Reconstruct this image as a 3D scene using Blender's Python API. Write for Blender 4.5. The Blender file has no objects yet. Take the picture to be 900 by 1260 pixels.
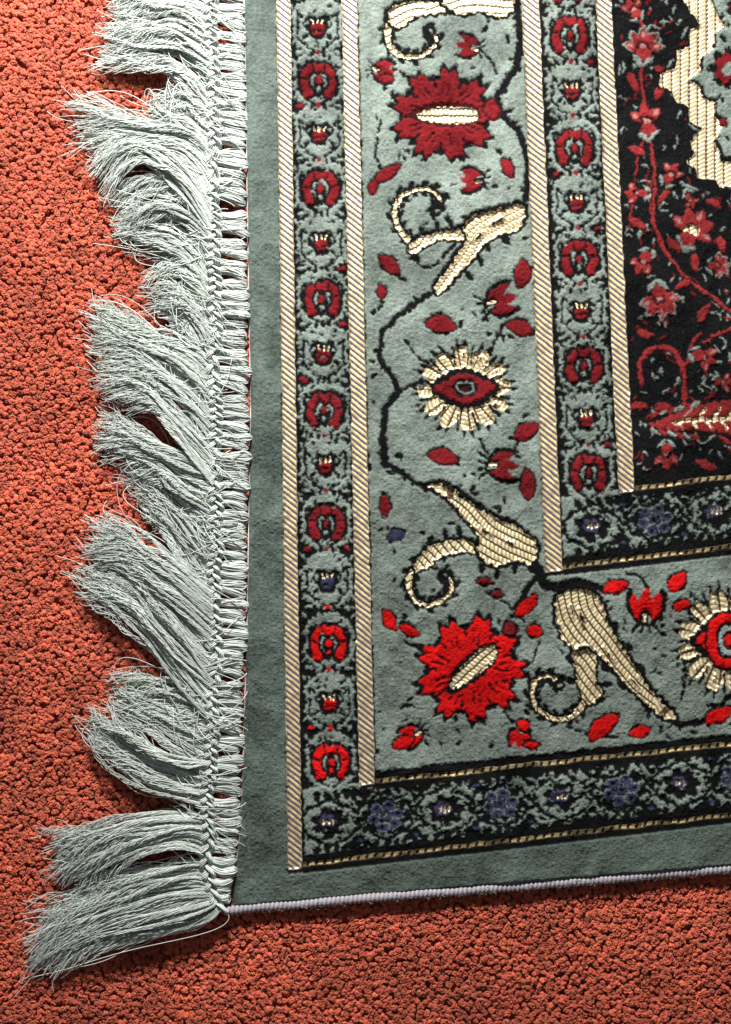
import bpy, math, bmesh
import numpy as np
from mathutils import Vector
rng=np.random.default_rng(7)
S=0.0005
def W(P):
    P=np.asarray(P,dtype=np.float64); o=np.empty_like(P)
    o[...,0]=(P[...,0]-450)*S; o[...,1]=(630-P[...,1])*S; o[...,2]=P[...,2]*S
    return o
scene=bpy.context.scene
# ---------------------------------------------------------------- helpers
def make_mesh(name,co,faces,cols=None,extra=None,smooth=True):
    me=bpy.data.meshes.new(name)
    faces=np.asarray(faces,dtype=np.int32); k=faces.shape[1]
    me.vertices.add(len(co)); me.vertices.foreach_set('co',W(co).astype(np.float32).ravel())
    me.loops.add(faces.size); me.loops.foreach_set('vertex_index',faces.ravel())
    me.polygons.add(len(faces)); me.polygons.foreach_set('loop_start',np.arange(0,faces.size,k,dtype=np.int32))
    me.update(calc_edges=True)
    if smooth: me.polygons.foreach_set('use_smooth',np.ones(len(faces),dtype=bool))
    if cols is not None:
        a=me.attributes.new('Col','FLOAT_COLOR','POINT')
        c=np.ones((len(co),4),dtype=np.float32); c[:,:3]=cols
        a.data.foreach_set('color',c.ravel())
    for nm,arr in (extra or {}).items():
        a=me.attributes.new(nm,'FLOAT','POINT'); a.data.foreach_set('value',arr.astype(np.float32).ravel())
    me.update()
    ob=bpy.data.objects.new(name,me); scene.collection.objects.link(ob)
    return ob
def vnoise(X,Y,scale,seed):
    r=np.random.default_rng(seed); N=256; g=r.random((N,N))
    x=X/scale+1000; y=Y/scale+1000
    xi=np.floor(x).astype(int); yi=np.floor(y).astype(int); fx=x-xi; fy=y-yi
    fx=fx*fx*(3-2*fx); fy=fy*fy*(3-2*fy)
    a=g[yi%N,xi%N]; b=g[yi%N,(xi+1)%N]; c=g[(yi+1)%N,xi%N]; d=g[(yi+1)%N,(xi+1)%N]
    return (a*(1-fx)+b*fx)*(1-fy)+(c*(1-fx)+d*fx)*fy-0.5
def catmull(pts,closed=False,n=8):
    p=np.asarray(pts,float)
    if closed: q=np.vstack([p[-1],p,p[0],p[1]])
    else: q=np.vstack([2*p[0]-p[1],p,2*p[-1]-p[-2]])
    out=[]
    for i in range(1,len(q)-2):
        for t in np.arange(n)/n:
            out.append(0.5*((2*q[i])+(-q[i-1]+q[i+1])*t+(2*q[i-1]-5*q[i]+4*q[i+1]-q[i+2])*t*t+(-q[i-1]+3*q[i]-3*q[i+1]+q[i+2])*t**3))
    if not closed: out.append(p[-1])
    return np.array(out)
def nt(mat):
    mat.use_nodes=True; t=mat.node_tree; b=t.nodes['Principled BSDF']; return t,b

# ---------------------------------------------------------------- rug lines
def xL(y): return np.interp(y,[-300,0,200,500,800,1000,1125],[299,299,302,307,302,295,284])
def xA(y): return 341+y/1065*14
def xB(y): return 421+y/965*22
def xC(y): return 643+y/705*29
def xD(y): return 734+y/603*28
def yD(x): return 601-(x-780)*0.12
def yC(x): return 697-(x-695)*0.12
def yB(x): return 961-(x-463)*0.105
def yA(x): return 1064-(x-372)*0.118
def yE(x): return 1118-(x-285)*0.083

STEP=0.8
nx=int(830/STEP); ny=int(1330/STEP)
u=np.linspace(0,1,nx)[None,:]; v=np.linspace(0,1,ny)[:,None]
Y0=-200+v*1310+0*u
X0=xL(Y0)+u*(1110-xL(Y0))
Y0=-200+v*(yE(X0)+200)
X0=xL(Y0)+u*(1110-xL(Y0))
X=X0+vnoise(X0,Y0,2.6,1)*2.6+vnoise(X0,Y0,8,2)*2.6+rng.normal(0,.42,X0.shape)
Y=Y0+vnoise(X0,Y0,2.6,3)*2.6+vnoise(X0,Y0,8,4)*2.6+rng.normal(0,.42,X0.shape)
G,K,R,V,AU,B,PL,DG,ST,TG,KR,AR,PK=0,1,2,3,4,5,6,7,8,9,10,11,12
ID=np.full(X.shape,DG,dtype=np.int8)  # margin green is darker: directional pile sheen put into the base colour
GU=Y0.copy(); GV=X0.copy()

def crop(x0,x1,y0,y1,m=8):
    x0-=m;x1+=m;y0-=m;y1+=m
    j0=int(max(0,(y0+200)/1330*ny*0.985-6)); j1=int(min(ny,(y1+200)/1220*ny+8))
    i0=int(max(0,(x0-310)/(1110-310)*nx-6)); i1=int(min(nx,(x1-280)/(1110-280)*nx+6+ (nx*0.01)))
    return slice(j0,max(j0,j1)),slice(i0,max(i0,i1))
def put(sl,mask,idv,only=None):
    sub=ID[sl]
    if only is not None: mask=mask&np.isin(sub,only)
    sub[mask]=idv
def poly(pts,idv,smooth=True,outline=0,oid=K,only=None,scal=0,pit=9.5):
    p=catmull(pts,True,6) if smooth else np.asarray(pts,float)
    if scal:
        q=np.vstack([p,p[:1]]); L=np.r_[0,np.cumsum(np.hypot(*np.diff(q,axis=0).T))]
        s=np.arange(0,L[-1],1.6); x=np.interp(s,L,q[:,0]); y=np.interp(s,L,q[:,1])
        tx=np.gradient(x);ty=np.gradient(y);l=np.hypot(tx,ty)+1e-6
        area=np.sum(x*np.roll(y,-1)-np.roll(x,-1)*y); sg=1 if area>0 else -1
        bump=scal*(np.abs(np.sin(s*np.pi/pit))**.8-.6)
        p=np.stack([x+sg*ty/l*bump,y-sg*tx/l*bump],-1)
    if outline:
        stroke(np.vstack([p,p[:1]]),outline*2,oid,sm=False)
    sl=crop(p[:,0].min(),p[:,0].max(),p[:,1].min(),p[:,1].max())
    xs=X[sl];ys=Y[sl]; ins=np.zeros(xs.shape,bool)
    q=np.roll(p,-1,0)
    for (ax,ay),(bx,by) in zip(p,q):
        if ay==by: continue
        c=((ay>ys)!=(by>ys)); c&=xs<(bx-ax)*(ys-ay)/(by-ay)+ax
        ins^=c
    put(sl,ins,idv,only)
    return p
def guide(pts,x0,x1,y0,y1):
    p=catmull(pts,False,5); sl=crop(x0,x1,y0,y1)
    xs=X0[sl]+vnoise(X0[sl],Y0[sl],9,90)*1.2; ys=Y0[sl]+vnoise(X0[sl],Y0[sl],9,91)*1.2
    best=np.full(xs.shape,1e9); U=GU[sl];Vv=GV[sl]; acc=0
    for a,b in zip(p[:-1],p[1:]):
        d=b-a;L=np.hypot(*d); 
        if L<1e-6: continue
        dx=xs-a[0];dy=ys-a[1]; t=(dx*d[0]+dy*d[1])/L/L; tc=np.clip(t,0,1)
        r=(dx-tc*d[0])**2+(dy-tc*d[1])**2
        m=r<best; best[m]=r[m]
        U[m]=(acc+tc*L)[m]; Vv[m]=((dx*d[1]-dy*d[0])/L)[m]
        acc+=L
def stroke(pts,w,idv,sm=True,dash=None,only=None,w2=None):
    p=catmull(pts,False,6) if sm else np.asarray(pts,float)
    acc=0; tot=np.linalg.norm(np.diff(p,axis=0),axis=1).sum()
    for a,b in zip(p[:-1],p[1:]):
        d=b-a;L=np.hypot(*d)
        if L<1e-6: continue
        ww=w if w2 is None else w+(w2-w)*acc/tot
        acc+=L
        if dash and (acc%dash[0])>dash[1]: continue
        h=ww/2
        sl=crop(min(a[0],b[0]),max(a[0],b[0]),min(a[1],b[1]),max(a[1],b[1]),h+2)
        xs=X[sl]-a[0];ys=Y[sl]-a[1]
        t=np.clip((xs*d[0]+ys*d[1])/L/L,0,1)
        m=(xs-t*d[0])**2+(ys-t*d[1])**2<h*h
        put(sl,m,idv,only)
def ell(cx,cy,rx,ry,idv,ang=0,only=None,serr=0,n=9,r2=None,ph=0,fine=.35):
    R_=max(rx,ry)*1.25
    sl=crop(cx-R_,cx+R_,cy-R_,cy+R_)
    a=math.radians(ang); dx=X[sl]-cx;dy=Y[sl]-cy
    ux=(dx*math.cos(a)+dy*math.sin(a))/rx; uy=(-dx*math.sin(a)+dy*math.cos(a))/ry
    r=np.hypot(ux,uy); th=np.arctan2(uy,ux)
    lim=1.0
    if serr:
        lim=1-serr*(1-np.abs(np.cos(th*n/2+ph))**0.7)-serr*fine*(np.abs(((th*n*1.5/math.pi+ph)%1)-.5)*2)
    m=r<lim
    if r2 is not None: m&=r>r2
    put(sl,m,idv,only)
def leaf(cx,cy,L,wd,ang,idv,ol=0,oid=K,only=None):
    a=math.radians(ang);c,s=math.cos(a),math.sin(a)
    def pt(x,y): return (cx+x*c-y*s,cy+x*s+y*c)
    P=[pt(-L/2,0),pt(-L*.2,-wd/2),pt(L*.2,-wd*.42),pt(L/2,wd*.1),pt(L*.15,wd/2),pt(-L*.25,wd*.4)]
    if ol: 
        e=1+2*ol/L; f=1+2*ol/wd
        Q=[pt(-L/2*e,0),pt(-L*.2,-wd/2*f),pt(L*.2,-wd*.42*f),pt(L/2*e,wd*.1),pt(L*.15,wd/2*f),pt(-L*.25,wd*.4*f)]
        poly(Q,oid)
    poly(P,idv,only=only)
def bud(cx,cy,s,ang,red,ol=True):
    a=math.radians(ang);c,sn=math.cos(a),math.sin(a)
    def pt(x,y): return (cx+(x*c-y*sn)*s,cy+(x*sn+y*c)*s)
    for sg in (-1,1):
        o=[(-13,sg*3),(-6,sg*12),(6,sg*16),(17,sg*13),(10,sg*7),(2,sg*2)]
        poly([pt(x*1.18,y*1.25) for x,y in o],K)
    for sg in (-1,1):
        o=[(-12,sg*3),(-6,sg*11),(5,sg*15),(16,sg*13),(9,sg*7),(0,sg*2)]
        poly([pt(x,y) for x,y in o],red)
    poly([pt(-4,-3),pt(8,-6),pt(20,0),pt(8,6),pt(-4,3)],red)
    poly([pt(-15,-5),pt(-6,-6),pt(-1,0),pt(-6,6),pt(-15,5)],K)
    stroke([pt(-11,-2),pt(-5,-1)],2.8*s,AU,sm=False); stroke([pt(-12,3),pt(-6,3)],2.4*s,G,sm=False)
    for k in (-9,-3,3,9):
        stroke([pt(-15,k*.8),pt(-22,k*1.5)],2.8*s,K,sm=False)

# --- base bands
xa,xb,xc,xd=xA(Y),xB(Y),xC(Y),xD(Y)
ya,yb,yc,yd=yA(X),yB(X),yC(X),yD(X)
inA=(X>xa)&(Y<ya+9); inB=(X>xb)&(Y<yb+8); inC=(X>xc)&(Y<yc+10); inD=(X>xd)&(Y<yd+9)
ID[inA]=K
ID[(X>xa+20)&(Y<ya-11)]=G
ID[(X>xa+20)&(Y<yb)&(X<xb)]=K
ID[inB]=K
ID[(X>xb+20)&(Y<yb-12)]=G
ID[inC]=K
ID[(X>xc+23)&(Y<yc-11)]=G
ID[(X>xc+23)&(Y<yd)&(X<xd)]=K
ID[inD]=K

def red_at(y): return V if y>705 else R  # lower motifs get vivid red: direction-dependent pile sheen painted into the colour
# --- narrow vertical borders: a chain of pale hexagonal cells
def col_motif(cx,cy,kind,blue=False):
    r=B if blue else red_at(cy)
    if kind==0:
        # horseshoe blossom, opening downwards
        arch=[(cx-12,cy+18),(cx-17,cy+8),(cx-16,cy-6),(cx-8,cy-15),(cx,cy-13),(cx+8,cy-15),(cx+16,cy-6),(cx+17,cy+8),(cx+12,cy+18)]
        stroke(arch,16,K); stroke(arch,9,r)
        for k in (-1,1):
            stroke([(cx+k*23,cy-2),(cx+k*15,cy)],2.6,K,sm=False)
            stroke([(cx+k*9,cy-21),(cx+k*7,cy-11)],2.2,K,sm=False)
            leaf(cx+k*15,cy+19,9,5,50*k,r)
            leaf(cx+k*21,cy-15,9,4,-50*k,K)
        poly([(cx,cy-7),(cx+7,cy+3),(cx+5,cy+18),(cx,cy+23),(cx-5,cy+18),(cx-7,cy+3)],K)
        ell(cx,cy+2,3.4,5.5,r); ell(cx,cy+13,2.6,3,G if cy<705 else r)
        ell(cx,cy-21,2,3,K)
    else:
        poly([(cx-18,cy-3),(cx-10,cy-13),(cx,cy-10),(cx+10,cy-14),(cx+18,cy-2),(cx+11,cy+8),(cx+7,cy+16),(cx-7,cy+15),(cx-12,cy+8)],K)
        poly([(cx-8,cy+1),(cx-4,cy-2),(cx+4,cy-2),(cx+8,cy+1),(cx+5,cy+10),(cx-5,cy+10)],r)
        for k in (-7,0,6):
            stroke([(cx+k,cy-8),(cx+k*.8,cy-3)],1.5,AU,sm=False)
        stroke([(cx-7,cy+6),(cx+6,cy+6)],2.0,K,sm=False)
        for k in (-1,1): leaf(cx+k*15,cy+14,10,4.5,50*k,K); leaf(cx+k*20,cy-12,9,4,-45*k,K); leaf(cx+k*13,cy-3,6,3.5,60*k,G)
def vborder(fx,half,centers,y1,seed):
    rr=np.random.default_rng(seed)
    for (cy,kind) in centers:
        if cy>y1-14: continue
        cx=fx(cy); h=half-1
        poly([(cx-9,cy-36),(cx+9,cy-36),(cx+h-7,cy-26),(cx+h,cy-12),(cx+h-3,cy),(cx+h,cy+12),(cx+h-7,cy+26),(cx+9,cy+36),(cx-9,cy+36),(cx-h+7,cy+26),(cx-h,cy+12),(cx-h+3,cy),(cx-h,cy-12),(cx-h+7,cy-26)],G,smooth=False,scal=2.4,pit=8)
    for (cy,kind) in centers:
        if cy>y1-14: continue
        cx=fx(cy)
        for sgn in (-1,1):
            j_=rr.normal(0,.8,12)
            pts=[(cx+sgn*3,cy-32),(cx+sgn*14,cy-25),(cx+sgn*24,cy-15),(cx+sgn*25,cy-5),(cx+sgn*24,cy+5),(cx+sgn*25,cy+14),(cx+sgn*14,cy+25),(cx+sgn*3,cy+32)]
            stroke(pts,2.8,K,sm=False,dash=(15,12))
            for i_,(a_,b_) in enumerate(pts[1:-1]):
                if rr.random()<.6: leaf(a_+j_[i_]*.6,b_+j_[i_],7,4,rr.random()*180,K)
        col_motif(cx,cy,kind,blue=(kind==2))
        yy=cy+33
        if yy<y1-12:
            for sgn in (-1,1):
                x_=fx(yy)
                leaf(x_+sgn*(half-9),yy,11,5,rr.normal()*20,red_at(cy) if rr.random()<.25 else G)
                leaf(x_+sgn*(half-3),yy-11,8,3.5,60*sgn,G); leaf(x_+sgn*(half-3),yy+11,8,3.5,-60*sgn,G)
                leaf(x_+sgn*7,yy,12,4.5,70*sgn,K)
            ell(fx(yy),yy,2.8,3.6,red_at(cy) if rr.random()<.5 else K)
    for _ in range(int((y1+190)*.45)):
        yy=-190+rr.random()*(y1+175); xx=fx(yy)+(rr.random()*2-1)*half
        leaf(xx,yy,3+rr.random()*4,2+rr.random()*1.6,rr.random()*180,K if rr.random()<.7 else G,only=[G,K])
cA=[(c,k) for c,k in [(-170,0),(-103,1),(-36,0),(32,1),(97,0),(163,1),(230,0),(298,1),(366,0),(434,1),(503,0),(571,1),(642,0),(714,2),(790,0),(863,1),(936,0)]]
vborder(lambda y:(xA(y)+17+xB(y)+2)/2,33,cA,957,5)
cC=[(c,k) for c,k in [(-150,0),(-85,1),(-20,0),(42,0),(110,1),(180,0),(248,1),(316,0),(382,1),(448,0),(514,1),(580,0)]]
vborder(lambda y:(xC(y)+21+xD(y)+1)/2,33,cC,604,6)

# --- narrow horizontal borders
def hflower(cx,cy,s=1.0):
    ell(cx,cy,32*s,27*s,K,serr=.25,n=8)
    for k in range(6):
        a=k*2*math.pi/6-.3
        ell(cx+math.cos(a)*15*s,cy+math.sin(a)*13*s,8*s,6.8*s,G,only=[K] if k%2 else None)
        ell(cx+math.cos(a)*15*s,cy+math.sin(a)*13*s,7.0*s,5.8*s,B)
        ell(cx+math.cos(a)*16*s,cy+math.sin(a)*14*s,2.6*s,2.2*s,K)
    ell(cx,cy,6*s,5*s,B); ell(cx,cy,2.6*s,2.4*s,K)
def hbud(cx,cy,s=1.0):
    ell(cx,cy,25*s,21*s,K,serr=.32,n=7,ph=.5)
    ell(cx-3,cy-1,12*s,10*s,B,serr=.3,n=6)
    for k in (-6,-1,4): stroke([(cx+k,cy-4),(cx+k,cy+1)],1.7,AU,sm=False)
    stroke([(cx-7,cy+7),(cx+5,cy+7)],2.4,K,sm=False)
def hborder(fy,half,xs,x0,seed):
    rr=np.random.default_rng(seed)
    x=x0
    while x<1100:
        for sgn in (-1,1):
            leaf(x,fy(x)+sgn*(half-3),13+rr.random()*4,8,90+sgn*25,K)
        x+=11+rr.random()*3
    for cx,k in xs:
        cy=fy(cx)
        for sgn in (-1,1):
            pts=[(cx-36,cy+sgn*5),(cx-26,cy+sgn*17),(cx-14,cy+sgn*22),(cx,cy+sgn*30),(cx+14,cy+sgn*22),(cx+26,cy+sgn*17),(cx+36,cy+sgn*5)]
            stroke(pts,3.8,K,sm=False,dash=(19,17))
            for (a_,b_) in pts: leaf(a_+rr.normal(),b_+rr.normal(),9,5.5,rr.random()*180,K)
        (hflower if k==0 else hbud)(cx,cy,1.0)
        for sgn in (-1,1):
            ex=cx+36
            poly([(ex-16,fy(ex)+sgn*half),(ex-6,fy(ex)+sgn*(half-14)),(ex+1,fy(ex)+sgn*(half-20)),(ex+8,fy(ex)+sgn*(half-13)),(ex+17,fy(ex)+sgn*half)],K)
            leaf(ex+1,fy(ex)+sgn*(half-10),8,4.5,0,B if rr.random()<.5 else G)
            leaf(ex-5,fy(ex)+sgn*5,12,4.5,50*sgn,K); leaf(ex+7,fy(ex)+sgn*5,12,4.5,-50*sgn,K)
    for _ in range(int((1100-x0)*1.2)):
        xx=x0+rr.random()*(1100-x0); yy=fy(xx)+(rr.random()*2-1)*half
        leaf(xx,yy,3+rr.random()*5,2+rr.random()*2,rr.random()*180,K if rr.random()<.7 else G,only=[G,K])
hborder(lambda x:(yB(x)+8+yA(x)-10)/2,36,[(406,1),(475,0),(549,1),(616,0),(692,1),(765,0),(838,1),(908,0),(980,1),(1052,0)],390,8)
hborder(lambda x:(yD(x)+8+yC(x)-10)/2,33,[(730,1),(806,0),(882,1),(955,0),(1030,1)],712,9)

# --- main border
rr=np.random.default_rng(12)
def jag(pts,w,w2=None,seed=0):
    stroke(pts,w,K,w2=w2,sm=False)
    r_=np.random.default_rng(seed+len(pts)); p=catmull(pts,False,4)
    for i in range(1,len(p)-1):
        d=p[i]-p[i-1]; a=math.degrees(math.atan2(d[1],d[0]))
        if r_.random()<.5:
            s_=r_.choice([-1,1]); leaf(p[i][0]-s_*math.sin(math.radians(a))*w*.5,p[i][1]+s_*math.cos(math.radians(a))*w*.5,10,4.5,a+s_*40,K)
jag([(636,-80),(634,-30),(637,10),(641,50),(636,84),(612,118)],9)
jag([(612,118),(618,142),(642,166),(650,200),(648,245)],7.5)
jag([(545,352),(515,370),(490,388),(471,408),(466,440)],6.5)
jag([(466,440),(480,460),(492,480),(474,503),(471,540),(474,572)],6.5,11)
stroke([(492,480),(506,474),(520,470)],5,K)
jag([(474,572),(494,582),(515,596),(535,604)],6.5)
stroke([(652,690),(664,706),(672,720),(690,722),(715,716),(745,728)],16,K,w2=6)
stroke([(664,706),(648,728),(636,748)],7,K)
jag([(820,880),(838,893),(862,890),(885,872),(905,850)],7,5)
jag([(905,850),(960,880),(1010,860),(1060,800),(1110,790)],7)
jag([(640,-80),(610,-110),(520,-130),(470,-160),(468,-200)],7)
def gold(pts,g,ol=5.0,sc=3.2):
    p=poly(pts,AU,outline=ol,scal=sc,pit=10.5)
    guide(g,p[:,0].min(),p[:,0].max(),p[:,1].min(),p[:,1].max())
def curl(pts,w=5.0):
    p=catmull(pts,False,6)
    stroke(pts,w+8,K,w2=w+5)
    for i in range(3,len(p)-1,4):
        d=p[i]-p[i-1]; a=math.degrees(math.atan2(d[1],d[0]))
        for s_ in (-1,1): leaf(p[i][0]-s_*math.sin(math.radians(a))*7,p[i][1]+s_*math.cos(math.radians(a))*7,12,6,a+s_*35,K)
    stroke(pts,w+1.0,AU,dash=(9,6),w2=2.2)
    x,y=p[-1]; ell(x,y,8,8,K); leaf(x-4,y+6,13,7,60,K); leaf(x+3,y-7,12,6,-40,K); leaf(x+2,y+1,6,4,20,G)
curl([(478,28),(477,46),(487,64),(508,71),(528,62),(537,48),(528,38)])
curl([(510,300),(494,284),(486,262),(493,243),(512,233),(532,235),(543,247),(537,258)])
curl([(520,690),(507,702),(503,722),(513,740),(534,744),(552,732),(556,716),(546,707)])
curl([(718,866),(704,882),(680,884),(660,870),(655,850),(664,834),(680,832),(688,843)])
gold([(478,20),(484,10),(500,4),(520,2),(545,4),(556,12),(535,15),(512,18),(498,28),(486,34)],[(478,24),(510,10),(556,8)])
gold([(545,2),(560,-14),(590,-26),(622,-18),(632,-2),(628,14),(610,19),(594,12),(570,16),(556,10)],[(548,4),(580,-4),(632,0)])
gold([(508,312),(506,300),(522,290),(545,285),(566,281),(578,288),(568,295),(545,293),(528,299)],[(506,306),(535,292),(578,286)],4,2)
gold([(641,250),(645,268),(634,283),(612,289),(592,303),(575,324),(558,343),(540,359),(537,352),(554,328),(567,308),(577,292),(572,280),(582,267),(600,261),(622,257)],[(646,254),(612,272),(588,288),(568,318),(538,358)])
gold([(512,702),(514,688),(530,674),(556,665),(580,668),(588,679),(566,679),(540,686),(526,698)],[(512,698),(545,676),(588,674)],4,2)
gold([(526,598),(548,598),(574,614),(600,634),(630,645),(654,662),(660,678),(654,692),(632,690),(612,696),(596,688),(590,676),(592,660),(578,642),(562,624),(543,606)],[(526,597),(568,620),(604,656),(660,684)])
gold([(704,790),(722,792),(733,812),(732,838),(740,850),(728,868),(716,852),(710,826)],[(716,790),(722,830),(728,868)],4,2)
gold([(686,738),(702,726),(726,728),(739,742),(746,764),(766,798),(797,846),(830,882),(814,880),(786,856),(758,826),(736,802),(720,794),(706,796),(693,784),(686,762)],[(702,724),(712,760),(740,796),(780,846),(830,884)])
for (x,y,a) in [(520,284,60),(538,277,80),(555,274,60),(512,317,30),(530,666,100),(548,658,80),(566,655,80),(512,712,40),(612,706,90),(634,700,90),(594,700,70),(702,812,20),(702,838,10),(748,842,-20),(738,862,-30),(600,304,60),(622,296,50),(590,320,50),(578,340,50),(566,608,40),(590,624,40),(758,772,60),(775,796,60),(790,824,60),(745,822,40),(765,844,40)]:
    leaf(x,y,15,8,a,K)
for (x,y,L,wd,a) in [(612,272,24,4,-20),(588,292,20,4,-55),(600,655,26,4,45),(628,668,22,4,30),(716,760,28,4,75),(750,806,26,4,50),(782,842,26,3.5,48),(704,752,22,3.5,80)]:
    leaf(x,y,L,wd,a,K,only=[AU])
# carnation
def rosette(cx,cy,rx,ry,col,ang,gl):
    n=9
    ell(cx,cy,rx*1.12,ry*1.12,K,ang=ang,serr=.26,n=n,ph=.3,fine=.6)
    ell(cx,cy,rx*1.0,ry*1.0,col,ang=ang,serr=.30,n=n,ph=.3,fine=.45)
    a=math.radians(ang)
    for k in range(n):
        th=(2*math.pi*k+math.pi-.6)/n
        def P_(f,t): 
            ex,ey=math.cos(t)*rx*f,math.sin(t)*ry*f
            return (cx+ex*math.cos(a)-ey*math.sin(a),cy+ex*math.sin(a)+ey*math.cos(a))
        stroke([P_(.62,th),P_(.80,th)],3.2,K,sm=False)
        t2=th+math.pi/n
        stroke([P_(.42,t2),P_(.66,t2+.04)],2.2,KR,sm=False)
        stroke([P_(.50,t2-.16),P_(.70,t2-.14)],1.6,KR,sm=False)
    a=math.radians(gl); c,s=math.cos(a),math.sin(a)
    def pt(x,y): return (cx+x*c-y*s,cy+x*s+y*c)
    poly([pt(-42,0),pt(-28,-10),pt(0,-15),pt(30,-13),pt(44,0),pt(30,13),pt(0,15),pt(-28,10)],KR if col==R else K,scal=2.5)
    poly([pt(-34,0),pt(-24,-5),pt(0,-9),pt(28,-9),pt(40,0),pt(28,9),pt(0,9),pt(-24,5)],AU,scal=3.5,pit=8)
    guide([pt(-40,0),pt(0,0),pt(44,0)],cx-44,cx+44,cy-44,cy+44)
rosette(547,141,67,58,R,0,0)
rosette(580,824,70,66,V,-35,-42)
leaf(606,135,26,28,0,KR); leaf(606,135,20,22,0,R); leaf(628,775,22,22,0,KR); leaf(628,775,16,16,0,R)
# cream blossom with red centre
def eye(cx,cy,sx,sy,red,ang):
    ell(cx,cy,70*sx,64*sy,K,serr=.30,n=12,ph=.4,ang=ang,fine=.9)
    ell(cx,cy,58*sx,53*sy,AU,serr=.28,n=12,ph=.4,ang=ang,fine=.15)
    sl=crop(cx-70,cx+70,cy-75,cy+75); GU[sl]=np.hypot((X0[sl]-cx)/sx,(Y0[sl]-cy)/sy); GV[sl]=np.arctan2((Y0[sl]-cy),(X0[sl]-cx))*30
    r_=np.random.default_rng(int(cx))
    for k in range(12):
        t=(2*math.pi*k+math.pi-.8)/12+math.radians(ang)+r_.normal()*.03
        stroke([(cx+math.cos(t)*(32+r_.random()*8)*sx,cy+math.sin(t)*32*sy),(cx+math.cos(t)*56*sx,cy+math.sin(t)*52*sy)],3.8,K,sm=False)
        t+=math.pi/12
        stroke([(cx+math.cos(t)*40*sx,cy+math.sin(t)*37*sy),(cx+math.cos(t)*48*sx,cy+math.sin(t)*45*sy)],2.0,K,sm=False)
    poly([(cx-43*sx,cy),(cx-24*sx,cy-18*sy),(cx,cy-26*sy),(cx+25*sx,cy-18*sy),(cx+45*sx,cy-3),(cx+25*sx,cy+18*sy),(cx,cy+25*sy),(cx-25*sx,cy+17*sy)],K,scal=3)
    poly([(cx-36*sx,cy),(cx-19*sx,cy-11*sy),(cx-3,cy-19*sy),(cx+19*sx,cy-12*sy),(cx+37*sx,cy-3),(cx+19*sx,cy+12*sy),(cx+2,cy+19*sy),(cx-19*sx,cy+11*sy)],red,scal=2)
    ell(cx+1,cy-1,17,12,K,serr=.2,n=6); ell(cx+1,cy-1,12,7.5,G); ell(cx+1,cy-1,9,5,K); ell(cx+1,cy-1,5,2.8,KR)
eye(572,478,1,1,R,0)
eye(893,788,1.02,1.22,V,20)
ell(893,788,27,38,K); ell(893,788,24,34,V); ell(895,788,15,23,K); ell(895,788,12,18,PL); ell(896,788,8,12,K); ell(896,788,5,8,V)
eye(980,-60,1,1,R,0)
bud(578,57,.85,-170,R); bud(583,222,.9,180,R); bud(470,88,.85,10,R); bud(614,371,1.15,-20,R); bud(616,573,1.15,0,R); bud(795,750,1.3,-90,V)
bud(640,905,.8,95,V); bud(508,905,.85,150,V)
for (x,y,L,wd,a,c) in [(625,207,26,13,60,R),(476,214,40,12,-35,R),(459,230,16,10,80,R),(480,325,32,16,40,R),(470,358,18,11,80,R),(543,399,38,20,5,R),(643,337,34,18,95,R),(641,403,36,16,15,R),
    (648,531,34,18,-35,R),(546,562,38,19,10,R),(650,597,38,17,85,R),(474,622,26,12,80,R),(487,658,22,13,-20,B),(480,763,28,14,60,V),(504,776,24,11,20,V),
    (596,716,20,8,10,R),(613,731,16,7,10,R),(648,746,36,14,-50,V),(658,777,20,15,10,V),(757,722,32,15,-15,V),(833,716,28,17,-55,V),(742,894,46,20,-45,V),(788,900,26,12,-20,V),(497,914,28,14,-25,V),
    (884,880,36,16,-30,V),(645,893,18,11,30,V),(655,917,20,9,0,V),(476,98,18,10,0,R),(838,745,20,12,-30,V),(560,-60,40,18,20,R),(480,-90,30,16,60,R),(520,-40,26,12,30,R)]:
    leaf(x,y,L,wd,a,c,2.6)
for _ in range(560):
    if rr.random()<.62: x=455+rr.random()*195; y=-190+rr.random()*1120
    else: x=680+rr.random()*420; y=725+rr.random()*190
    if y>yB(x)-14: continue
    if vnoise(np.array([x]),np.array([y]),30,55)[0]<0: continue
    leaf(x,y,5+rr.random()*9,2.4+rr.random()*3.4,rr.random()*180,K,only=[G])
for (pts) in [[(475,80),(500,95),(520,110)],[(590,60),(605,75),(612,95)],[(560,300),(530,330),(505,318)],[(500,420),(515,440),(530,450)],[(620,400),(610,420),(604,440)],[(630,560),(640,540),(650,520)],[(600,730),(625,745),(645,765)],[(500,790),(520,800)],[(770,705),(790,712),(800,735)],[(700,895),(730,905),(760,908)],[(850,730),(848,760),(858,785)],[(620,875),(630,890)],[(665,790),(655,815)],[(835,800),(845,830),(838,860)],[(470,150),(462,190),(472,214)],[(470,330),(500,345)],[(600,560),(590,540)]]:
    stroke(pts,3.6,K,dash=(11,8),only=[G])

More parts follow.
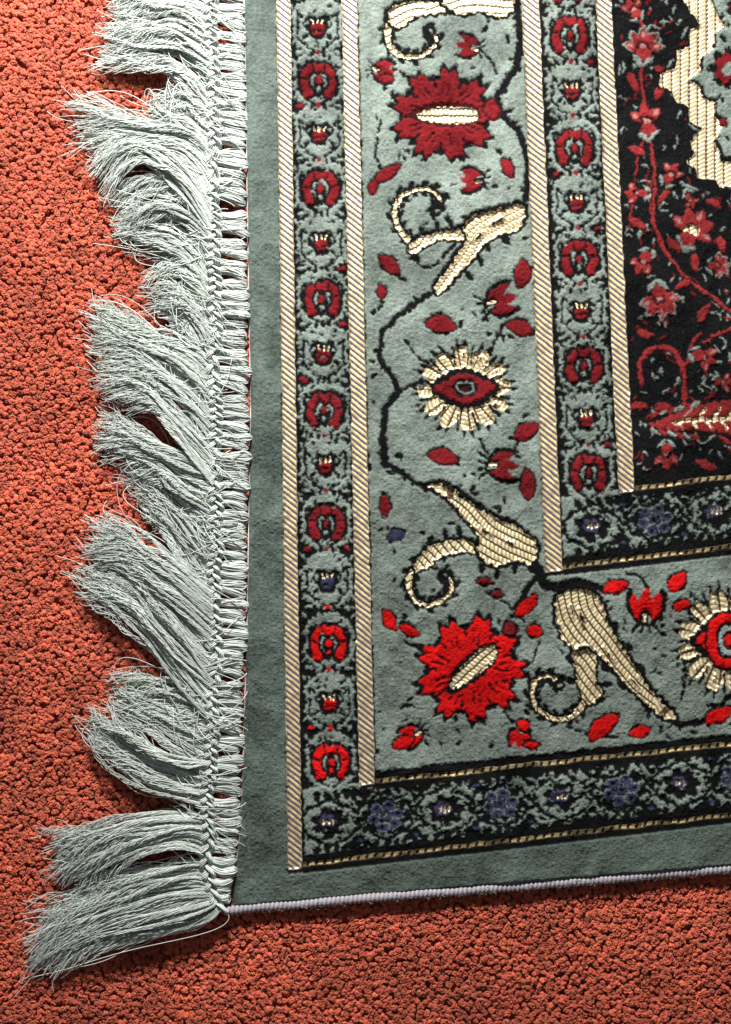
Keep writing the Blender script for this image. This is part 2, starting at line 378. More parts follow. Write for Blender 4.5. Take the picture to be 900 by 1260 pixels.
# --- inner field
rf=np.random.default_rng(31)
def infield(x,y,m=6): return x>xD(y)+20+m and y<yD(x)-12-m
for _ in range(1700):
    x=755+rf.random()*345; y=-195+rf.random()*800
    if not infield(x,y,4): continue
    d=vnoise(np.array([x]),np.array([y]),34,77)[0]
    if d<-.12: continue
    leaf(x,y,5+rf.random()*8,1.8+rf.random()*1.6,rf.choice([20,-30,60,-70,90])+rf.normal()*12,G if rf.random()<.75 else R,only=[K])
for _ in range(130):
    x=765+rf.random()*335; y=-190+rf.random()*780
    if not infield(x,y,16): continue
    a=rf.random()*6.28; bnd=rf.choice([-1,1])*rf.uniform(.5,1.1); pts=[(x,y)]
    for k in range(4):
        x+=math.cos(a)*8;y+=math.sin(a)*8;a+=bnd; pts.append((x,y))
    if all(infield(q[0],q[1],5) for q in pts): stroke(pts,rf.uniform(1.6,2.6),rf.choice([G,R,G]),only=[K])
def rvine(pts,w=3.4):
    p=catmull(pts,False,5)
    stroke(p,w+5,K,sm=False,only=[G,K,PL,R]); stroke(p,w,AR,sm=False)
rvine([(786,-120),(780,-20),(792,40),(790,100),(800,160),(806,220),(806,275),(826,318),(850,345),(880,368),(915,392),(980,400),(1100,360)],3.4)
rvine([(800,160),(786,190),(780,240),(776,270)],2.2)
rvine([(826,318),(812,300),(800,250),(806,200)],2.2)
rvine([(841,520),(842,470),(832,434),(806,428),(788,446),(790,472)],6)
rvine([(843,450),(860,428),(880,412),(905,402)],3.4)
rvine([(852,500),(880,530),(905,552)],3)
rvine([(862,410),(850,430),(870,460)],3.4)
def fflower(cx,cy,s,ang,gc=False,five=True):
    a=math.radians(ang); npt=5 if five else 3
    ell(cx,cy,24*s,22*s,K,serr=.1,n=7)
    for k in range(npt):
        t=a+(k-(npt-1)/2)*(.74 if five else .95)
        q=(cx+math.cos(t)*12*s,cy+math.sin(t)*12*s)
        if not gc and five: leaf(q[0]+math.cos(t)*3,q[1]+math.sin(t)*3,22*s,12*s,math.degrees(t),G)
        leaf(q[0],q[1],22*s,11.5*s,math.degrees(t),AR)
        if k%2==0: leaf(q[0]+math.cos(t)*4*s,q[1]+math.sin(t)*4*s,9*s,4*s,math.degrees(t),PK)
    ell(cx,cy,8*s,7*s,AU if gc else KR); ell(cx,cy,4*s,4*s,PK if not gc else AU)
    ell(cx-math.cos(a)*9*s,cy-math.sin(a)*9*s,9*s,8*s,AR)
    for d_ in (45,-45):
        leaf(cx-math.cos(a)*17*s-math.sin(a)*d_*.14,cy-math.sin(a)*17*s+math.cos(a)*d_*.14,18*s,6*s,ang+d_,G)
for f in [(792,58,1.0,-90,0,1),(780,12,.7,-120,0,0),(796,150,1.05,-100,0,0),(852,284,1.25,-60,1,1),(792,322,.8,120,0,0),(812,368,1.05,80,0,1),(784,238,.7,180,0,0),(826,215,.7,-60,0,0),(850,246,.5,60,0,0),(866,440,.8,20,0,0),(820,560,.8,90,0,0),(884,326,.6,0,0,1),(960,300,1,0,0,1),(1000,440,1,90,1,1),(960,520,1,0,0,0),(1050,250,1,0,0,1),(890,470,.6,0,0,0)]:
    if infield(f[0],f[1],8): fflower(*f)
for (x,y,L,wd,a) in [(780,100,26,10,60),(812,112,24,9,-60),(785,275,24,10,30),(818,240,22,8,-50),(784,185,22,9,20),(830,300,24,9,45),(856,322,24,9,80),(866,385,26,10,-60),(795,410,22,10,10),(880,250,22,9,30),(888,300,22,9,70),(815,500,22,10,-10),(786,500,24,9,0),(870,572,28,10,20),(812,85,18,8,30),(840,350,20,8,-30)]:
    leaf(x,y,L,wd,a,AR,2)
poly([(796,524),(830,510),(846,503),(870,497),(905,492),(905,536),(870,530),(846,528),(830,529)],AR,outline=3,smooth=False,scal=3)
for k in range(9):
    x=832+k*9; stroke([(x,516),(x+9,503 if k%2 else 527)],3.0,AU if k>1 else PK,sm=False)
stroke([(830,519),(905,514)],4,AU,sm=False)
for k in range(6): leaf(806+k*10,510-k*2.4,14,5,-35,G if k%2 else AR); leaf(806+k*10,531+k*1.5,14,5,35,AR if k%2 else G)
med=[(830,-40),(838,-10),(850,12),(862,32),(850,36),(850,56),(834,62),(832,84),(814,90),(812,106),(828,110),(834,124),(850,130),(850,148),(864,156),(850,174),(856,190),(844,198),(858,206),(860,218),(880,220),(888,230),(904,226),(940,260),(1010,232),(1060,200),(1075,140),(1110,120),(1110,-180),(900,-190),(850,-120)]
poly(med,AU,smooth=False,outline=3.4)
med2=[(858,-40),(866,-12),(877,8),(891,34),(878,42),(878,60),(862,70),(860,90),(846,98),(862,106),(864,120),(880,126),(878,142),(892,152),(878,172),(882,184),(888,198),(904,198),(940,230),(1000,206),(1038,180),(1052,130),(1110,100),(1110,-160),(910,-160),(880,-110)]
poly(med2,K,smooth=False)
c0=np.array([985,30.]); p=np.array(med2)+0.; p=c0+(p-c0)*.965
poly(p,G,smooth=False)
ell(896,84,24,27,K,serr=.3,n=8); ell(896,84,18,21,R,serr=.3,n=7); ell(896,86,7,8,G)
ell(908,10,14,18,K,serr=.2); ell(908,10,10,13,R,serr=.3); leaf(890,150,12,7,60,R,2); leaf(890,48,12,6,30,K)
for _ in range(60):
    x=870+rf.random()*220;y=-150+rf.random()*340
    leaf(x,y,10,4,rf.random()*180,K,only=[G])
sl=crop(815,925,-60,265); GU[sl]=Y0[sl]+.3*X0[sl]; GV[sl]=X0[sl]*.8

# --- metallic stripes & corded lines last
Xs=X0+vnoise(X0,Y0,7,51)*1.8; 
ID[(Xs>xA(Y0))&(Xs<xA(Y0)+16)&(Y0<yA(X0)+4)]=ST
ID[(Xs>xB(Y0))&(Xs<xB(Y0)+18)&(Y0<yB(X0)+3)]=ST
ID[(Xs>xC(Y0))&(Xs<xC(Y0)+20)&(Y0<yC(X0)+4)]=ST
ID[(Xs>xD(Y0))&(Xs<xD(Y0)+18)&(Y0<yD(X0)+3)]=ST
for fx,fy,o in ((xA,yA,16),(xB,yB,18),(xC,yC,20),(xD,yD,18)):
    wob=vnoise(X0,Y0,14,52)*2
    m=(X0>fx(Y0)+o+2)&(np.abs(Y0-fy(X0)+wob)<2.4)
    ID[m]=TG
    for q_ in (-7,7): 
        m=(X0>fx(Y0)+o+2)&(np.abs(Y0-fy(X0)-q_)<3.8)
        ID[m&(ID!=TG)]=K

# ---------------- colour + relief
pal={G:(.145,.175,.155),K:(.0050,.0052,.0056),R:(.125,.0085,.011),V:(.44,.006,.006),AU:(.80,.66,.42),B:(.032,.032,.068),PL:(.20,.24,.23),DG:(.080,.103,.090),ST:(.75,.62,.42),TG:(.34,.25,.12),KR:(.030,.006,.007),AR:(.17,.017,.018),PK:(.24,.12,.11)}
lut=np.zeros((13,3)); 
for k,c in pal.items(): lut[k]=c
col=lut[ID]
goldm=np.isin(ID,[AU,ST,TG]).astype(float); goldm[ID==TG]=.7
n1=rng.normal(0,1,X.shape); n2=vnoise(X0,Y0,3,21)*2; n3=vnoise(X0+vnoise(X0,Y0,50,70)*60,Y0,30,22)*2; n4=vnoise(X0,Y0,80,23)*2; n5=vnoise(X0*1.0,Y0*3,10,24)*2
n7=vnoise(X0+vnoise(X0,Y0,30,75)*26,Y0*.7+vnoise(X0,Y0,26,76)*20,16,74)*2
n8=vnoise(X0,Y0*.35,2.6,78)*2
shl=np.zeros(13); shl[[G,DG,PL]]=.62; shl[[R,V,AR,PK]]=.12; shl[B]=.15; shl[[K,KR]]=.0
shm=np.clip(shl[ID]*np.clip(1+.8*n3+.7*n7+.3*n4,.1,2),0,1)
def blur(a,n=1):
    for _ in range(n):
        a=(np.roll(a,1,0)+np.roll(a,-1,0)+2*a)/4; a=(np.roll(a,1,1)+np.roll(a,-1,1)+2*a)/4
    return a
col=blur(col,1)
amp=1+.09*n1+.13*n2+.22*n3+.18*n4+.06*n5+.18*n7+.10*n8  # mottling of the colour, approximates directional velvet sheen
grn=np.isin(ID,[G,DG,PL])
col=col*np.clip(amp,.4,1.9)[...,None]
sp=(rng.random(X.shape)<.010)&(ID==K); col[sp]=(.03,.036,.034)
sp=(rng.random(X.shape)<.05)&grn; col[sp]*=1.5
sp=(rng.random(X.shape)<.05)&grn; col[sp]*=.65
fS=((Y0-0.8*(X0-xA(Y0))+vnoise(X0,Y0,12,53)*1.2)/7.4)%1
ribS=np.sin(np.pi*np.clip(fS/.56,0,1)); dkS=fS>.56
m=ID==ST
lv=.85+.6*vnoise(X0,Y0,5,54)
col[m&dkS]=np.array((.085,.070,.115))
col[m&~dkS]=(np.array((.95,.75,.40))*(.72+.38*ribS[m&~dkS])[:,None])*lv[m&~dkS][:,None]
goldm[m&dkS]=.35
m=ID==TG
fT=((X0+Y0*.3)/10)%1; q=m&(fT>.62); col[q]=(.02,.017,.015); goldm[q]=0
q=(vnoise(X0,Y0,16,57)>.12)&m; col[q]*=.3
m=ID==AU
CW=8.6
fG=((GU+.35*((GV+1.5)%CW))/5.2)%1; ribG=np.sin(np.pi*np.clip(fG/.7,0,1)); dk=m&(fG>.7)
col[m]=np.array((.96,.81,.51))*(.74+.34*ribG[m])[:,None]*(.92+.5*vnoise(X0,Y0,5,56))[m][:,None]
col[dk]=(.42,.31,.17)
cg=((GV+1.5)/CW)%1; q=m&(cg<.24); col[q]=(.10,.062,.030)
col=np.clip(col,0,.95)
hl=np.zeros(13); hl[[G,K,R,V,B,PL,DG,KR,AR,PK]]=[7.0,5.0,6.6,6.8,6.2,7.0,7.0,4.5,6.2,6.2]; hl[AU]=2.0; hl[ST]=3.6; hl[TG]=3.8
H=blur(hl[ID],4)
fluff=(~np.isin(ID,[AU,ST,TG])).astype(float)
fl=blur(fluff,2)
n6=vnoise(X0+vnoise(X0,Y0,40,71)*30,Y0,13,72)*2
H+=fl*(.26*n1+.5*n2+1.2*n3+1.5*n4+.9*n6+.8*n7)
H+=np.where(ID==ST,.35*ribS,0)+np.where(ID==AU,.35*ribG+.5*np.sin(np.pi*cg),0)+np.where(ID==TG,.6*np.sin(np.pi*fT),0)
H+=vnoise(X0,Y0,210,41)*5
dE=np.minimum(X0-xL(Y0),(yE(X0)-Y0))
e=np.clip(dE/6,0,1); H=H*np.sqrt(1-(1-e)**2)-9*(1-np.sqrt(1-(1-e)**2))
H-=5
co=np.stack([X0,Y0,H],-1).reshape(-1,3)
idx=np.arange(nx*ny).reshape(ny,nx)
f=np.stack([idx[:-1,:-1],idx[1:,:-1],idx[1:,1:],idx[:-1,1:]],-1).reshape(-1,4)
pile=make_mesh('patterned_pile',co,f,col.reshape(-1,3),{'gold':goldm,'fuzz':shm})
mat=bpy.data.materials.new('rug_pile'); t,b=nt(mat); N=t.nodes; Lk=t.links
at=N.new('ShaderNodeAttribute'); at.attribute_name='Col'
ag=N.new('ShaderNodeAttribute'); ag.attribute_name='gold'
af=N.new('ShaderNodeAttribute'); af.attribute_name='fuzz'
Lk.new(at.outputs['Color'],b.inputs['Base Color'])
mr=N.new('ShaderNodeMapRange'); mr.inputs['To Min'].default_value=.95; mr.inputs['To Max'].default_value=.42
Lk.new(ag.outputs['Fac'],mr.inputs['Value']); Lk.new(mr.outputs[0],b.inputs['Roughness'])
mm=N.new('ShaderNodeMath'); mm.operation='MULTIPLY'; mm.inputs[1].default_value=.5
Lk.new(ag.outputs['Fac'],mm.inputs[0]); Lk.new(mm.outputs[0],b.inputs['Metallic'])
Lk.new(af.outputs['Fac'],b.inputs['Sheen Weight'])
b.inputs['Sheen Roughness'].default_value=.3
ms=N.new('ShaderNodeMapRange'); ms.inputs['To Min'].default_value=.04; ms.inputs['To Max'].default_value=.6
Lk.new(ag.outputs['Fac'],ms.inputs['Value']); Lk.new(ms.outputs[0],b.inputs['Specular IOR Level'])
tc=N.new('ShaderNodeTexCoord'); no=N.new('ShaderNodeTexNoise'); no.inputs['Scale'].default_value=1500; no.inputs['Detail'].default_value=2
bp=N.new('ShaderNodeBump'); bp.inputs['Strength'].default_value=.3; bp.inputs['Distance'].default_value=.0005
Lk.new(tc.outputs['Object'],no.inputs['Vector']); Lk.new(no.outputs['Fac'],bp.inputs['Height']); Lk.new(bp.outputs[0],b.inputs['Normal'])
pile.data.materials.append(mat)

# ---------------------------------------------------------------- tubes
def tubes(P,rad,sides=5):
    T=np.gradient(P,axis=1); T/=np.linalg.norm(T,axis=2,keepdims=True)+1e-9
    up=np.array([0,0,1.]); s=np.cross(T,up); s/=np.linalg.norm(s,axis=2,keepdims=True)+1e-6
    n=np.cross(s,T)
    a=np.arange(sides)*2*np.pi/sides
    ring=P[:,:,None,:]+rad[:,:,None,None]*(s[:,:,None,:]*np.cos(a)[None,None,:,None]+n[:,:,None,:]*np.sin(a)[None,None,:,None])
    Sn,Kn=P.shape[:2]; idx=np.arange(Sn*Kn*sides).reshape(Sn,Kn,sides)
    i2=np.roll(idx,-1,axis=2)
    f=np.stack([idx[:,:-1],i2[:,:-1],i2[:,1:],idx[:,1:]],-1).reshape(-1,4)
    return ring.reshape(-1,3),f
yarn=bpy.data.materials.new('cotton_yarn'); t,b=nt(yarn); N=t.nodes; Lk=t.links
at=N.new('ShaderNodeAttribute'); at.attribute_name='Col'; Lk.new(at.outputs['Color'],b.inputs['Base Color'])
b.inputs['Roughness'].default_value=.6; b.inputs['Sheen Weight'].default_value=.2; b.inputs['Specular IOR Level'].default_value=.3
YC=np.array((.47,.515,.48))
def strandcol(n,K_,sides):
    base=YC[None]*(1+rng.normal(0,.17,(n,1)))*(1+rng.normal(0,.03,(n,3)))
    return np.repeat(np.clip(base,.1,.85),K_*sides,axis=0)
def bez4(c,t):
    t=t[:,None]
    return (1-t)**3*c[...,0,None,:]+3*(1-t)**2*t*c[...,1,None,:]+3*(1-t)*t**2*c[...,2,None,:]+t**3*c[...,3,None,:]
rug=bpy.data.objects.new('oriental_rug',None); scene.collection.objects.link(rug)
rug.empty_display_size=.05
pile.parent=rug
KN=40; tt=np.linspace(0,1,KN)
def thru(c):
    c=np.array(c,float); p0,a,b_,p3=c
    return np.array([p0,(-5*p0+18*a-9*b_+2*p3)/6,(2*p0-9*a+18*b_-5*p3)/6,p3])
def n1d(x,seed): 
    x=np.atleast_1d(np.asarray(x,float)); return vnoise(x,np.zeros_like(x),1.0,seed)*2
def tassel(top,bot,nyarn,zl,seed):
    top=thru(top);bot=thru(bot)
    yarns=np.sort(rng.random(nyarn))
    P=[];Rd=[];C=[]
    for w in yarns:
        lock=n1d(w*8,seed)[0]; lock2=n1d(w*4+50,seed)[0]
        we=np.clip(w+.20*lock+rng.normal(0,.10),-.12,1.12)
        c=np.array([top[k]+(bot[k]-top[k])*(w+(we-w)*k/3) for k in range(4)])
        lf=1-abs(rng.normal(0,.10))-.15*max(0,lock2); c=np.array([c[0]+(c[k]-c[0])*(1+(lf-1)*(k/3)) for k in range(4)])
        c[1:]+=rng.normal(0,4.6,(3,2))*np.array([[.8],[1.3],[1.8]])
        base=bez4(c,tt)
        lay=rng.random()*13+5*lock
        z=zl+lay*np.sin(np.pi*np.clip(tt*.85+.12,0,1))+3*(1-tt)-3*tt+4*lock*tt
        ph=rng.normal(0,1.1)+3*lock2; fr=8+2*lock+rng.normal(0,1.3)
        wv=np.sin(tt*fr+ph)*(2.8+2.8*rng.random())*tt**.8+np.sin(tt*rng.uniform(14,24)+rng.random()*6)*rng.uniform(.4,2.0)*tt
        dv=c[3]-c[0]; dv/=np.hypot(*dv)+1e-6; nrm=np.array([-dv[1],dv[0]])
        base=base+wv[:,None]*nrm[None]
        tw=rng.uniform(18,34)
        ns=6; loose=max(.15,rng.normal(.75,.5)); bri=rng.normal(1,.10)
        for s in range(ns):
            a=s*2*np.pi/ns+tw*tt+ph
            sp_=1.0+tt**3*2.4*loose
            w2=np.sin(tt*rng.uniform(12,26)+rng.random()*6)*tt**1.6*rng.uniform(.4,3.0)*loose
            off=np.cos(a)*1.4*sp_+tt**4*rng.normal(0,3.6)*loose+w2
            q=np.zeros((KN,3)); q[:,:2]=base+off[:,None]*nrm[None]; q[:,2]=z
            q[:,:2]+=(tt**4)[:,None]*dv[None]*rng.normal(0,4.5)
            q[:,2]+=np.sin(a)*1.4*sp_+tt*rng.uniform(-.5,3)
            q[:,2]=np.maximum(q[:,2],-5)
            P.append(q); Rd.append(np.full(KN,rng.uniform(.44,.68))*(1-.42*tt**2)); C.append(YC*bri*(1+rng.normal(0,.09))*(1+rng.normal(0,.02,3)))
    P=np.array(P);Rd=np.array(Rd)
    co,f=tubes(P,Rd,5)
    ob=make_mesh('tassel',co,f,np.repeat(np.clip(np.array(C),.1,.85),KN*5,axis=0)); ob.data.materials.append(yarn); ob.parent=rug
    return ob
tas=[
 ([(262,-60),(225,-60),(185,-45),(140,-40)],[(262,60),(225,20),(180,8),(140,8)],66,0),
 ([(262,20),(225,5),(185,5),(140,15)],[(264,150),(232,108),(195,82),(122,66)],74,2),
 ([(262,130),(238,120),(225,110),(205,118)],[(264,200),(245,175),(215,150),(190,140)],34,0),
 ([(262,190),(225,160),(170,150),(84,128)],[(262,300),(222,232),(170,190),(120,212)],88,4),
 ([(262,270),(215,222),(170,222),(132,240)],[(264,400),(232,345),(198,315),(152,290)],74,0),
 ([(264,360),(235,325),(210,315),(186,320)],[(264,480),(240,425),(218,395),(196,375)],56,1),
 ([(264,450),(222,420),(172,400),(114,370)],[(264,600),(215,530),(172,480),(108,452)],104,3),
 ([(264,560),(222,555),(175,535),(130,512)],[(264,650),(215,610),(178,568),(124,548)],58,2),
 ([(264,620),(225,595),(190,575),(160,560)],[(264,770),(228,700),(196,640),(170,600)],76,0),
 ([(264,720),(222,680),(178,650),(122,622)],[(262,885),(212,825),(160,760),(98,712)],120,4),
 ([(262,850),(220,835),(175,832),(142,835)],[(260,950),(218,925),(180,895),(152,872)],64,0),
 ([(258,930),(215,925),(160,905),(108,878)],[(252,990),(215,978),(160,950),(118,900)],54,2),
 ([(250,1000),(195,1002),(125,1018),(60,1036)],[(252,1050),(200,1040),(135,1058),(72,1088)],72,3),
 ([(254,1056),(208,1058),(150,1072),(92,1094)],[(262,1096),(215,1088),(150,1100),(82,1116)],22,0),
 ([(262,1090),(210,1078),(125,1098),(46,1124)],[(272,1114),(226,1146),(132,1164),(40,1208)],92,1),
]
for i_,(a,b_,n,z) in enumerate(tas): tassel(a,b_,n,z,200+i_)
# loose threads
P=[];Rd=[]
for _ in range(340):
    y=rng.uniform(-30,1010); x=rng.uniform(205,262); 
    ang=rng.normal(.55,.6); L=rng.uniform(22,85)
    c=np.array([[x,y],[x+L*.3*math.cos(ang+.8),y+L*.3*math.sin(ang+.8)],[x+L*.7*math.cos(ang),y+L*.7*math.sin(ang)],[min(x+L*math.cos(ang),303),y+L*math.sin(ang)]])
    q=np.zeros((KN,3)); q[:,:2]=bez4(c,tt)+np.sin(tt*rng.uniform(4,10))[:,None]*rng.normal(0,2,2); q[:,2]=8+6*np.sin(np.pi*tt)
    P.append(q);Rd.append(np.full(KN,.5))
for _ in range(420):
    k=tas[rng.integers(len(tas))]; w=rng.random(); c=np.array([np.array(k[0][i])*(1-w)+np.array(k[1][i])*w for i in range(4)],float)
    c[1]+=rng.normal(0,7,2); c[2]+=rng.normal(0,13,2); c[3]+=rng.normal(0,12,2)
    q=np.zeros((KN,3)); q[:,:2]=bez4(thru(c),tt)+(tt*np.sin(tt*rng.uniform(6,18)))[:,None]*rng.normal(0,4,2); q[:,2]=8+6*np.sin(np.pi*tt)-10*tt
    P.append(q);Rd.append(np.full(KN,.46))
P=np.array(P);Rd=np.array(Rd); co,f=tubes(P,Rd,5)
ob=make_mesh('loose_threads',co,f,strandcol(len(P),KN,5)); ob.data.materials.append(yarn); ob.parent=rug; ob['kind']='stuff'
# heading: knotted loops + chain
def xBr(y): return np.interp(y,[-300,0,300,600,800,950,1060,1118],[260,260,264,266,266,258,254,272])
P=[];Rd=[];cs=[]
y=-195; K2=24; t2=np.linspace(0,1,K2)
while y<1112:
    xr=xL(y)+rng.uniform(-3,5); x0=xBr(y); hgt=rng.uniform(5.4,7.4)
    br=rng.uniform(.85,1.2); tilt=rng.normal(5,3); zo=rng.uniform(-.8,1.4); bow=rng.normal(0,1.6)
    prof=(.42+.58*np.clip(t2/.75,0,1)**.9)*np.sqrt(np.clip(1-np.clip((t2-.78)/.225,0,1)**2,0.0,1))
    for s in range(12):
        o=(s-5.5)/5.5
        yy=y+o*hgt*prof-tilt*(1-t2)+rng.normal(0,.35)+np.sin(t2*7+rng.random()*6)*.6+bow*np.sin(np.pi*t2)
        xx=x0+(xr-x0)*t2+rng.normal(0,.5)
        zz=zo+3.0*(1-t2)+1.8+(5.4-4.6*o*o)*np.sin(np.pi*np.clip(.12+.85*t2,0,1))-5*np.clip((t2-.88)/.12,0,1)**2+rng.normal(0,.3)
        P.append(np.stack([xx,yy,zz],-1)); Rd.append(np.full(K2,rng.uniform(.7,.95))); cs.append(br)
    y+=rng.uniform(10.5,13.8)
P=np.array(P);Rd=np.array(Rd); co,f=tubes(P,Rd,5)
cc=np.repeat(YC[None]*np.array(cs)[:,None]*(1+rng.normal(0,.10,(len(cs),1))),K2*5,axis=0)
ob=make_mesh('knotted_heading',co,f,np.clip(cc,.05,.85)); ob.data.materials.append(yarn); ob.parent=rug
yy=np.arange(-195,1118,1.2); P=[];Rd=[]
wobx=vnoise(yy,yy*0,25,81)*6; wph=vnoise(yy,yy*0,60,82)*4
for st in range(3):
    for s in range(8):
        a=yy*2*np.pi/38+st*2*np.pi/3+wph; b0=s*2*np.pi/7+yy*.2
        r=0 if s==7 else 2.6
        q=np.stack([xBr(yy)+wobx+6.2*np.sin(a)+r*np.cos(b0)+vnoise(yy,yy*0+s,9,83)*1.4,yy+r*.5*np.sin(b0+1),8.0+3.4*np.sin(2*a)+r*np.sin(b0)],-1)
        P.append(q);Rd.append(np.full(len(yy),1.0))
P=np.array(P);Rd=np.array(Rd); co,f=tubes(P,Rd,5)
ob=make_mesh('chain_braid',co,f,strandcol(len(P),len(yy),5)); ob.data.materials.append(yarn); ob.parent=rug
# hem cord
xx=np.arange(276,1110,.9); sd=16
P=np.stack([xx,yE(xx)+2+vnoise(xx,xx*0,40,3)*2,np.full(len(xx),-1.8)+vnoise(xx,xx*0,70,5)*2],-1)[None]
Rd=np.full((1,len(xx)),5.3)
co,f=tubes(P,Rd,sd)
ki=np.arange(len(co)); i=ki//sd; s=ki%sd
ph=xx[i]*2*np.pi/5.4+s*2*np.pi/sd
cen=np.repeat(P[0],sd,axis=0); co=cen+(co-cen)*(1+.12*np.sin(ph)+rng.normal(0,.025,len(co)))[:,None]
cc=np.array((.29,.27,.30))[None]*(1+.30*np.sin(ph)[:,None]+.12*rng.normal(0,1,(len(co),1)))
ob=make_mesh('hem_cord',co,f,np.clip(cc,.05,.8)); ob.data.materials.append(yarn); ob.parent=rug
P=[];Rd=[];K3=6;t3=np.linspace(0,1,K3)
for _ in range(320):
    x=rng.uniform(285,1100); a=rng.uniform(-.6,3.7); L=rng.uniform(1,4.5)
    q=np.stack([x+rng.normal(0,3)*t3+0*t3,yE(x)+2+(4.6+L*t3)*math.sin(a),-1.5+(4.6+L*.5*t3)*abs(math.cos(a))],-1)
    P.append(q);Rd.append(np.full(K3,.22))
P=np.array(P);Rd=np.array(Rd); co,f=tubes(P,Rd,3)
ob=make_mesh('cord_fuzz',co,f,strandcol(len(P),K3,3)*.6); ob.data.materials.append(yarn); ob.parent=rug; ob['kind']='stuff'

rug['label']='sage green patterned velvet rug with pale fringe on red carpet'
rug['category']='rug'

# ---------------------------------------------------------------- carpet
bm=bmesh.new(); bmesh.ops.create_icosphere(bm,subdivisions=2,radius=1.0)
iv=np.array([v.co[:] for v in bm.verts]); ifc=np.array([[v.index for v in f.verts] for f in bm.faces]); bm.free()
pts=[]
sp=5.9
for a_,b_,c_,d_ in ((-90,345,-90,1350),(345,990,1035,1350)):
    gx,gy=np.meshgrid(np.arange(a_,b_,sp),np.arange(c_,d_,sp)); pts.append(np.stack([gx.ravel(),gy.ravel()],-1))
pts=np.vstack(pts); pts=pts+rng.normal(0,1.7,pts.shape)
keep=~((pts[:,0]>xL(pts[:,1])+25)&(pts[:,1]<yE(pts[:,0])-30)); pts=pts[keep]; n=len(pts)
print('tufts',n)
ax=rng.uniform(3.0,4.2,(n,1)); el=rng.uniform(.95,1.3,(n,1)); th=rng.random(n)*np.pi
loc=iv[None]*np.stack([ax[:,0]*el[:,0],ax[:,0],rng.uniform(3.4,4.6,n)],-1)[:,None,:]
for k in range(3):
    fr=rng.uniform(.6,1.3,(n,1,3)); phs=rng.random((n,1))*6.28
    loc*=1+.09*np.sin((loc*fr).sum(-1)+phs)[...,None]
c,s=np.cos(th)[:,None],np.sin(th)[:,None]
x=loc[...,0]*c-loc[...,1]*s; y=loc[...,0]*s+loc[...,1]*c
lx=rng.normal(0,.22,(n,1)); ly=rng.normal(0,.22,(n,1))
x=x+loc[...,2]*lx; y=y+loc[...,2]*ly
zc=rng.normal(0,.6,(n,1))+vnoise(pts[:,0],pts[:,1],28,61)[:,None]*3
z=loc[...,2]-12.4+zc
co=np.stack([x+pts[:,0:1],y+pts[:,1:2],z],-1).reshape(-1,3)
f=(ifc[None]+(np.arange(n)*len(iv))[:,None,None]).reshape(-1,3)
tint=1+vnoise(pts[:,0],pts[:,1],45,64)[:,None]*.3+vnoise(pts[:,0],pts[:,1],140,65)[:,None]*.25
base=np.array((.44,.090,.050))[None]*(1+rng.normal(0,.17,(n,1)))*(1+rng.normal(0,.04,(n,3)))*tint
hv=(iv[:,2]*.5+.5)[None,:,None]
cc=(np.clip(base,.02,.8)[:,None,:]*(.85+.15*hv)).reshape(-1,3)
KW=7; tw=np.linspace(0,1,KW); rep=5
pc=np.repeat(pts,rep,axis=0); zb=np.repeat(zc[:,0],rep); m_=len(pc)
a0=rng.random(m_)*6.28; r0=rng.uniform(.3,3.0,m_); 
cx=pc[:,0]+np.cos(a0)*r0; cy=pc[:,1]+np.sin(a0)*r0
d0=a0+1.57+rng.normal(0,.5,m_); bend=1.2+rng.normal(0,1.6,m_); Ln=rng.uniform(2.6,5.2,m_)
P=np.zeros((m_,KW,3)); ang=d0[:,None]+bend[:,None]*(tw[None]-.5)
stp=(Ln/(KW-1))[:,None]
P[:,:,0]=cx[:,None]+np.cumsum(np.cos(ang)*stp,1)-np.cos(d0)[:,None]*Ln[:,None]*.5
P[:,:,1]=cy[:,None]+np.cumsum(np.sin(ang)*stp,1)-np.sin(d0)[:,None]*Ln[:,None]*.5
P[:,:,2]=(-9.1+zb+rng.normal(0,.3,m_))[:,None]+.9*np.sin(np.pi*tw)[None]-(r0[:,None]**2)*.16
Rd=np.full((m_,KW),1.0)*rng.uniform(.55,.85,m_)[:,None]; Rd[:,0]*=.4; Rd[:,-1]*=.4
co2,f2=tubes(P,Rd,4)
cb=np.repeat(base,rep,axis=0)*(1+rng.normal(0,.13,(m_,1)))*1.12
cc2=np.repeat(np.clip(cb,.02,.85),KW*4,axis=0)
cm=bpy.data.materials.new('carpet_wool'); t,b=nt(cm); N=t.nodes; Lk=t.links
at=N.new('ShaderNodeAttribute'); at.attribute_name='Col'
tc=N.new('ShaderNodeTexCoord'); no=N.new('ShaderNodeTexNoise'); no.inputs['Scale'].default_value=1500; no.inputs['Detail'].default_value=3
mrr=N.new('ShaderNodeMapRange'); mrr.inputs['From Min'].default_value=.3; mrr.inputs['From Max'].default_value=.7; mrr.inputs['To Min'].default_value=.78; mrr.inputs['To Max'].default_value=1.22
mx=N.new('ShaderNodeVectorMath'); mx.operation='SCALE'
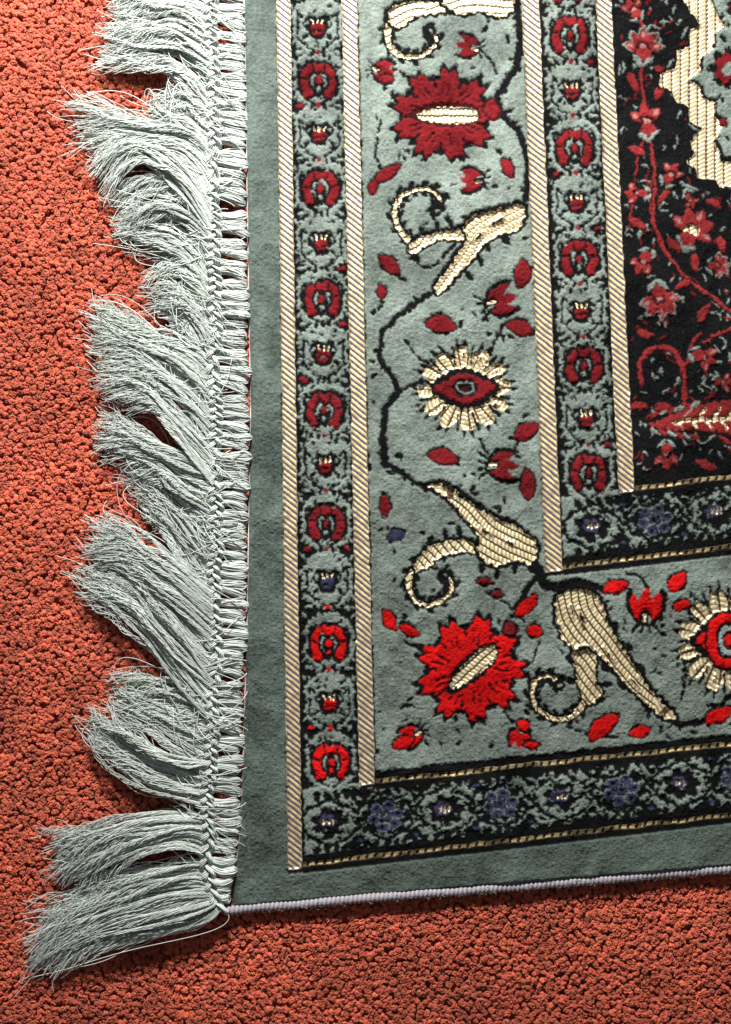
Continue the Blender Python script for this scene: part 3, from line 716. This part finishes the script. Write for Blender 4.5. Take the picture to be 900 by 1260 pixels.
Lk.new(tc.outputs['Object'],no.inputs['Vector']); Lk.new(no.outputs['Fac'],mrr.inputs['Value']); Lk.new(at.outputs['Color'],mx.inputs[0]); Lk.new(mrr.outputs[0],mx.inputs['Scale']); Lk.new(mx.outputs[0],b.inputs['Base Color'])
bp=N.new('ShaderNodeBump'); bp.inputs['Strength'].default_value=.4; bp.inputs['Distance'].default_value=.0005
Lk.new(no.outputs['Fac'],bp.inputs['Height']); Lk.new(bp.outputs[0],b.inputs['Normal'])
b.inputs['Roughness'].default_value=.9; b.inputs['Specular IOR Level'].default_value=.15; b.inputs['Sheen Weight'].default_value=.35; b.inputs['Sheen Tint'].default_value=(1,.62,.5,1)
f2t=np.concatenate([f2[:,[0,1,2]],f2[:,[0,2,3]]])+len(co)
bx=np.array([[-900,-900,-15],[1800,-900,-15],[1800,2200,-15],[-900,2200,-15]],float)
nb=len(co)+len(co2)
allco=np.vstack([co,co2,bx]); allf=np.vstack([f,f2t,[[nb,nb+2,nb+1],[nb,nb+3,nb+2]]])
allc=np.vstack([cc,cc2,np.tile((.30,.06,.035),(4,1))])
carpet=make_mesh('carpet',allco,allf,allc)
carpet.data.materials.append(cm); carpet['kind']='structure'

# ---------------------------------------------------------------- light, camera
w=bpy.data.worlds.new('World'); scene.world=w; w.use_nodes=True
w.node_tree.nodes['Background'].inputs[0].default_value=(.94,.97,1,1); w.node_tree.nodes['Background'].inputs[1].default_value=.12
def area(name,loc,tgt,size,power,colr):
    l=bpy.data.lights.new(name,'AREA'); l.shape='DISK'; l.size=size; l.energy=power; l.color=colr
    o=bpy.data.objects.new(name,l); scene.collection.objects.link(o); o.location=loc
    o.rotation_euler=(Vector(tgt)-Vector(loc)).to_track_quat('-Z','Y').to_euler(); return o
area('window_light',(-.08,.80,.52),(-.06,0.18,0),.13,26,(1,.975,.93))
cam=bpy.data.cameras.new('camera'); cam.lens=50; cam.sensor_fit='VERTICAL'; cam.sensor_height=36
co_=bpy.data.objects.new('camera',cam); scene.collection.objects.link(co_); co_.location=(0,0,1260*S*50/36); cam.clip_end=20; cam.clip_start=.01
scene.camera=co_
scene.view_settings.view_transform='Standard'
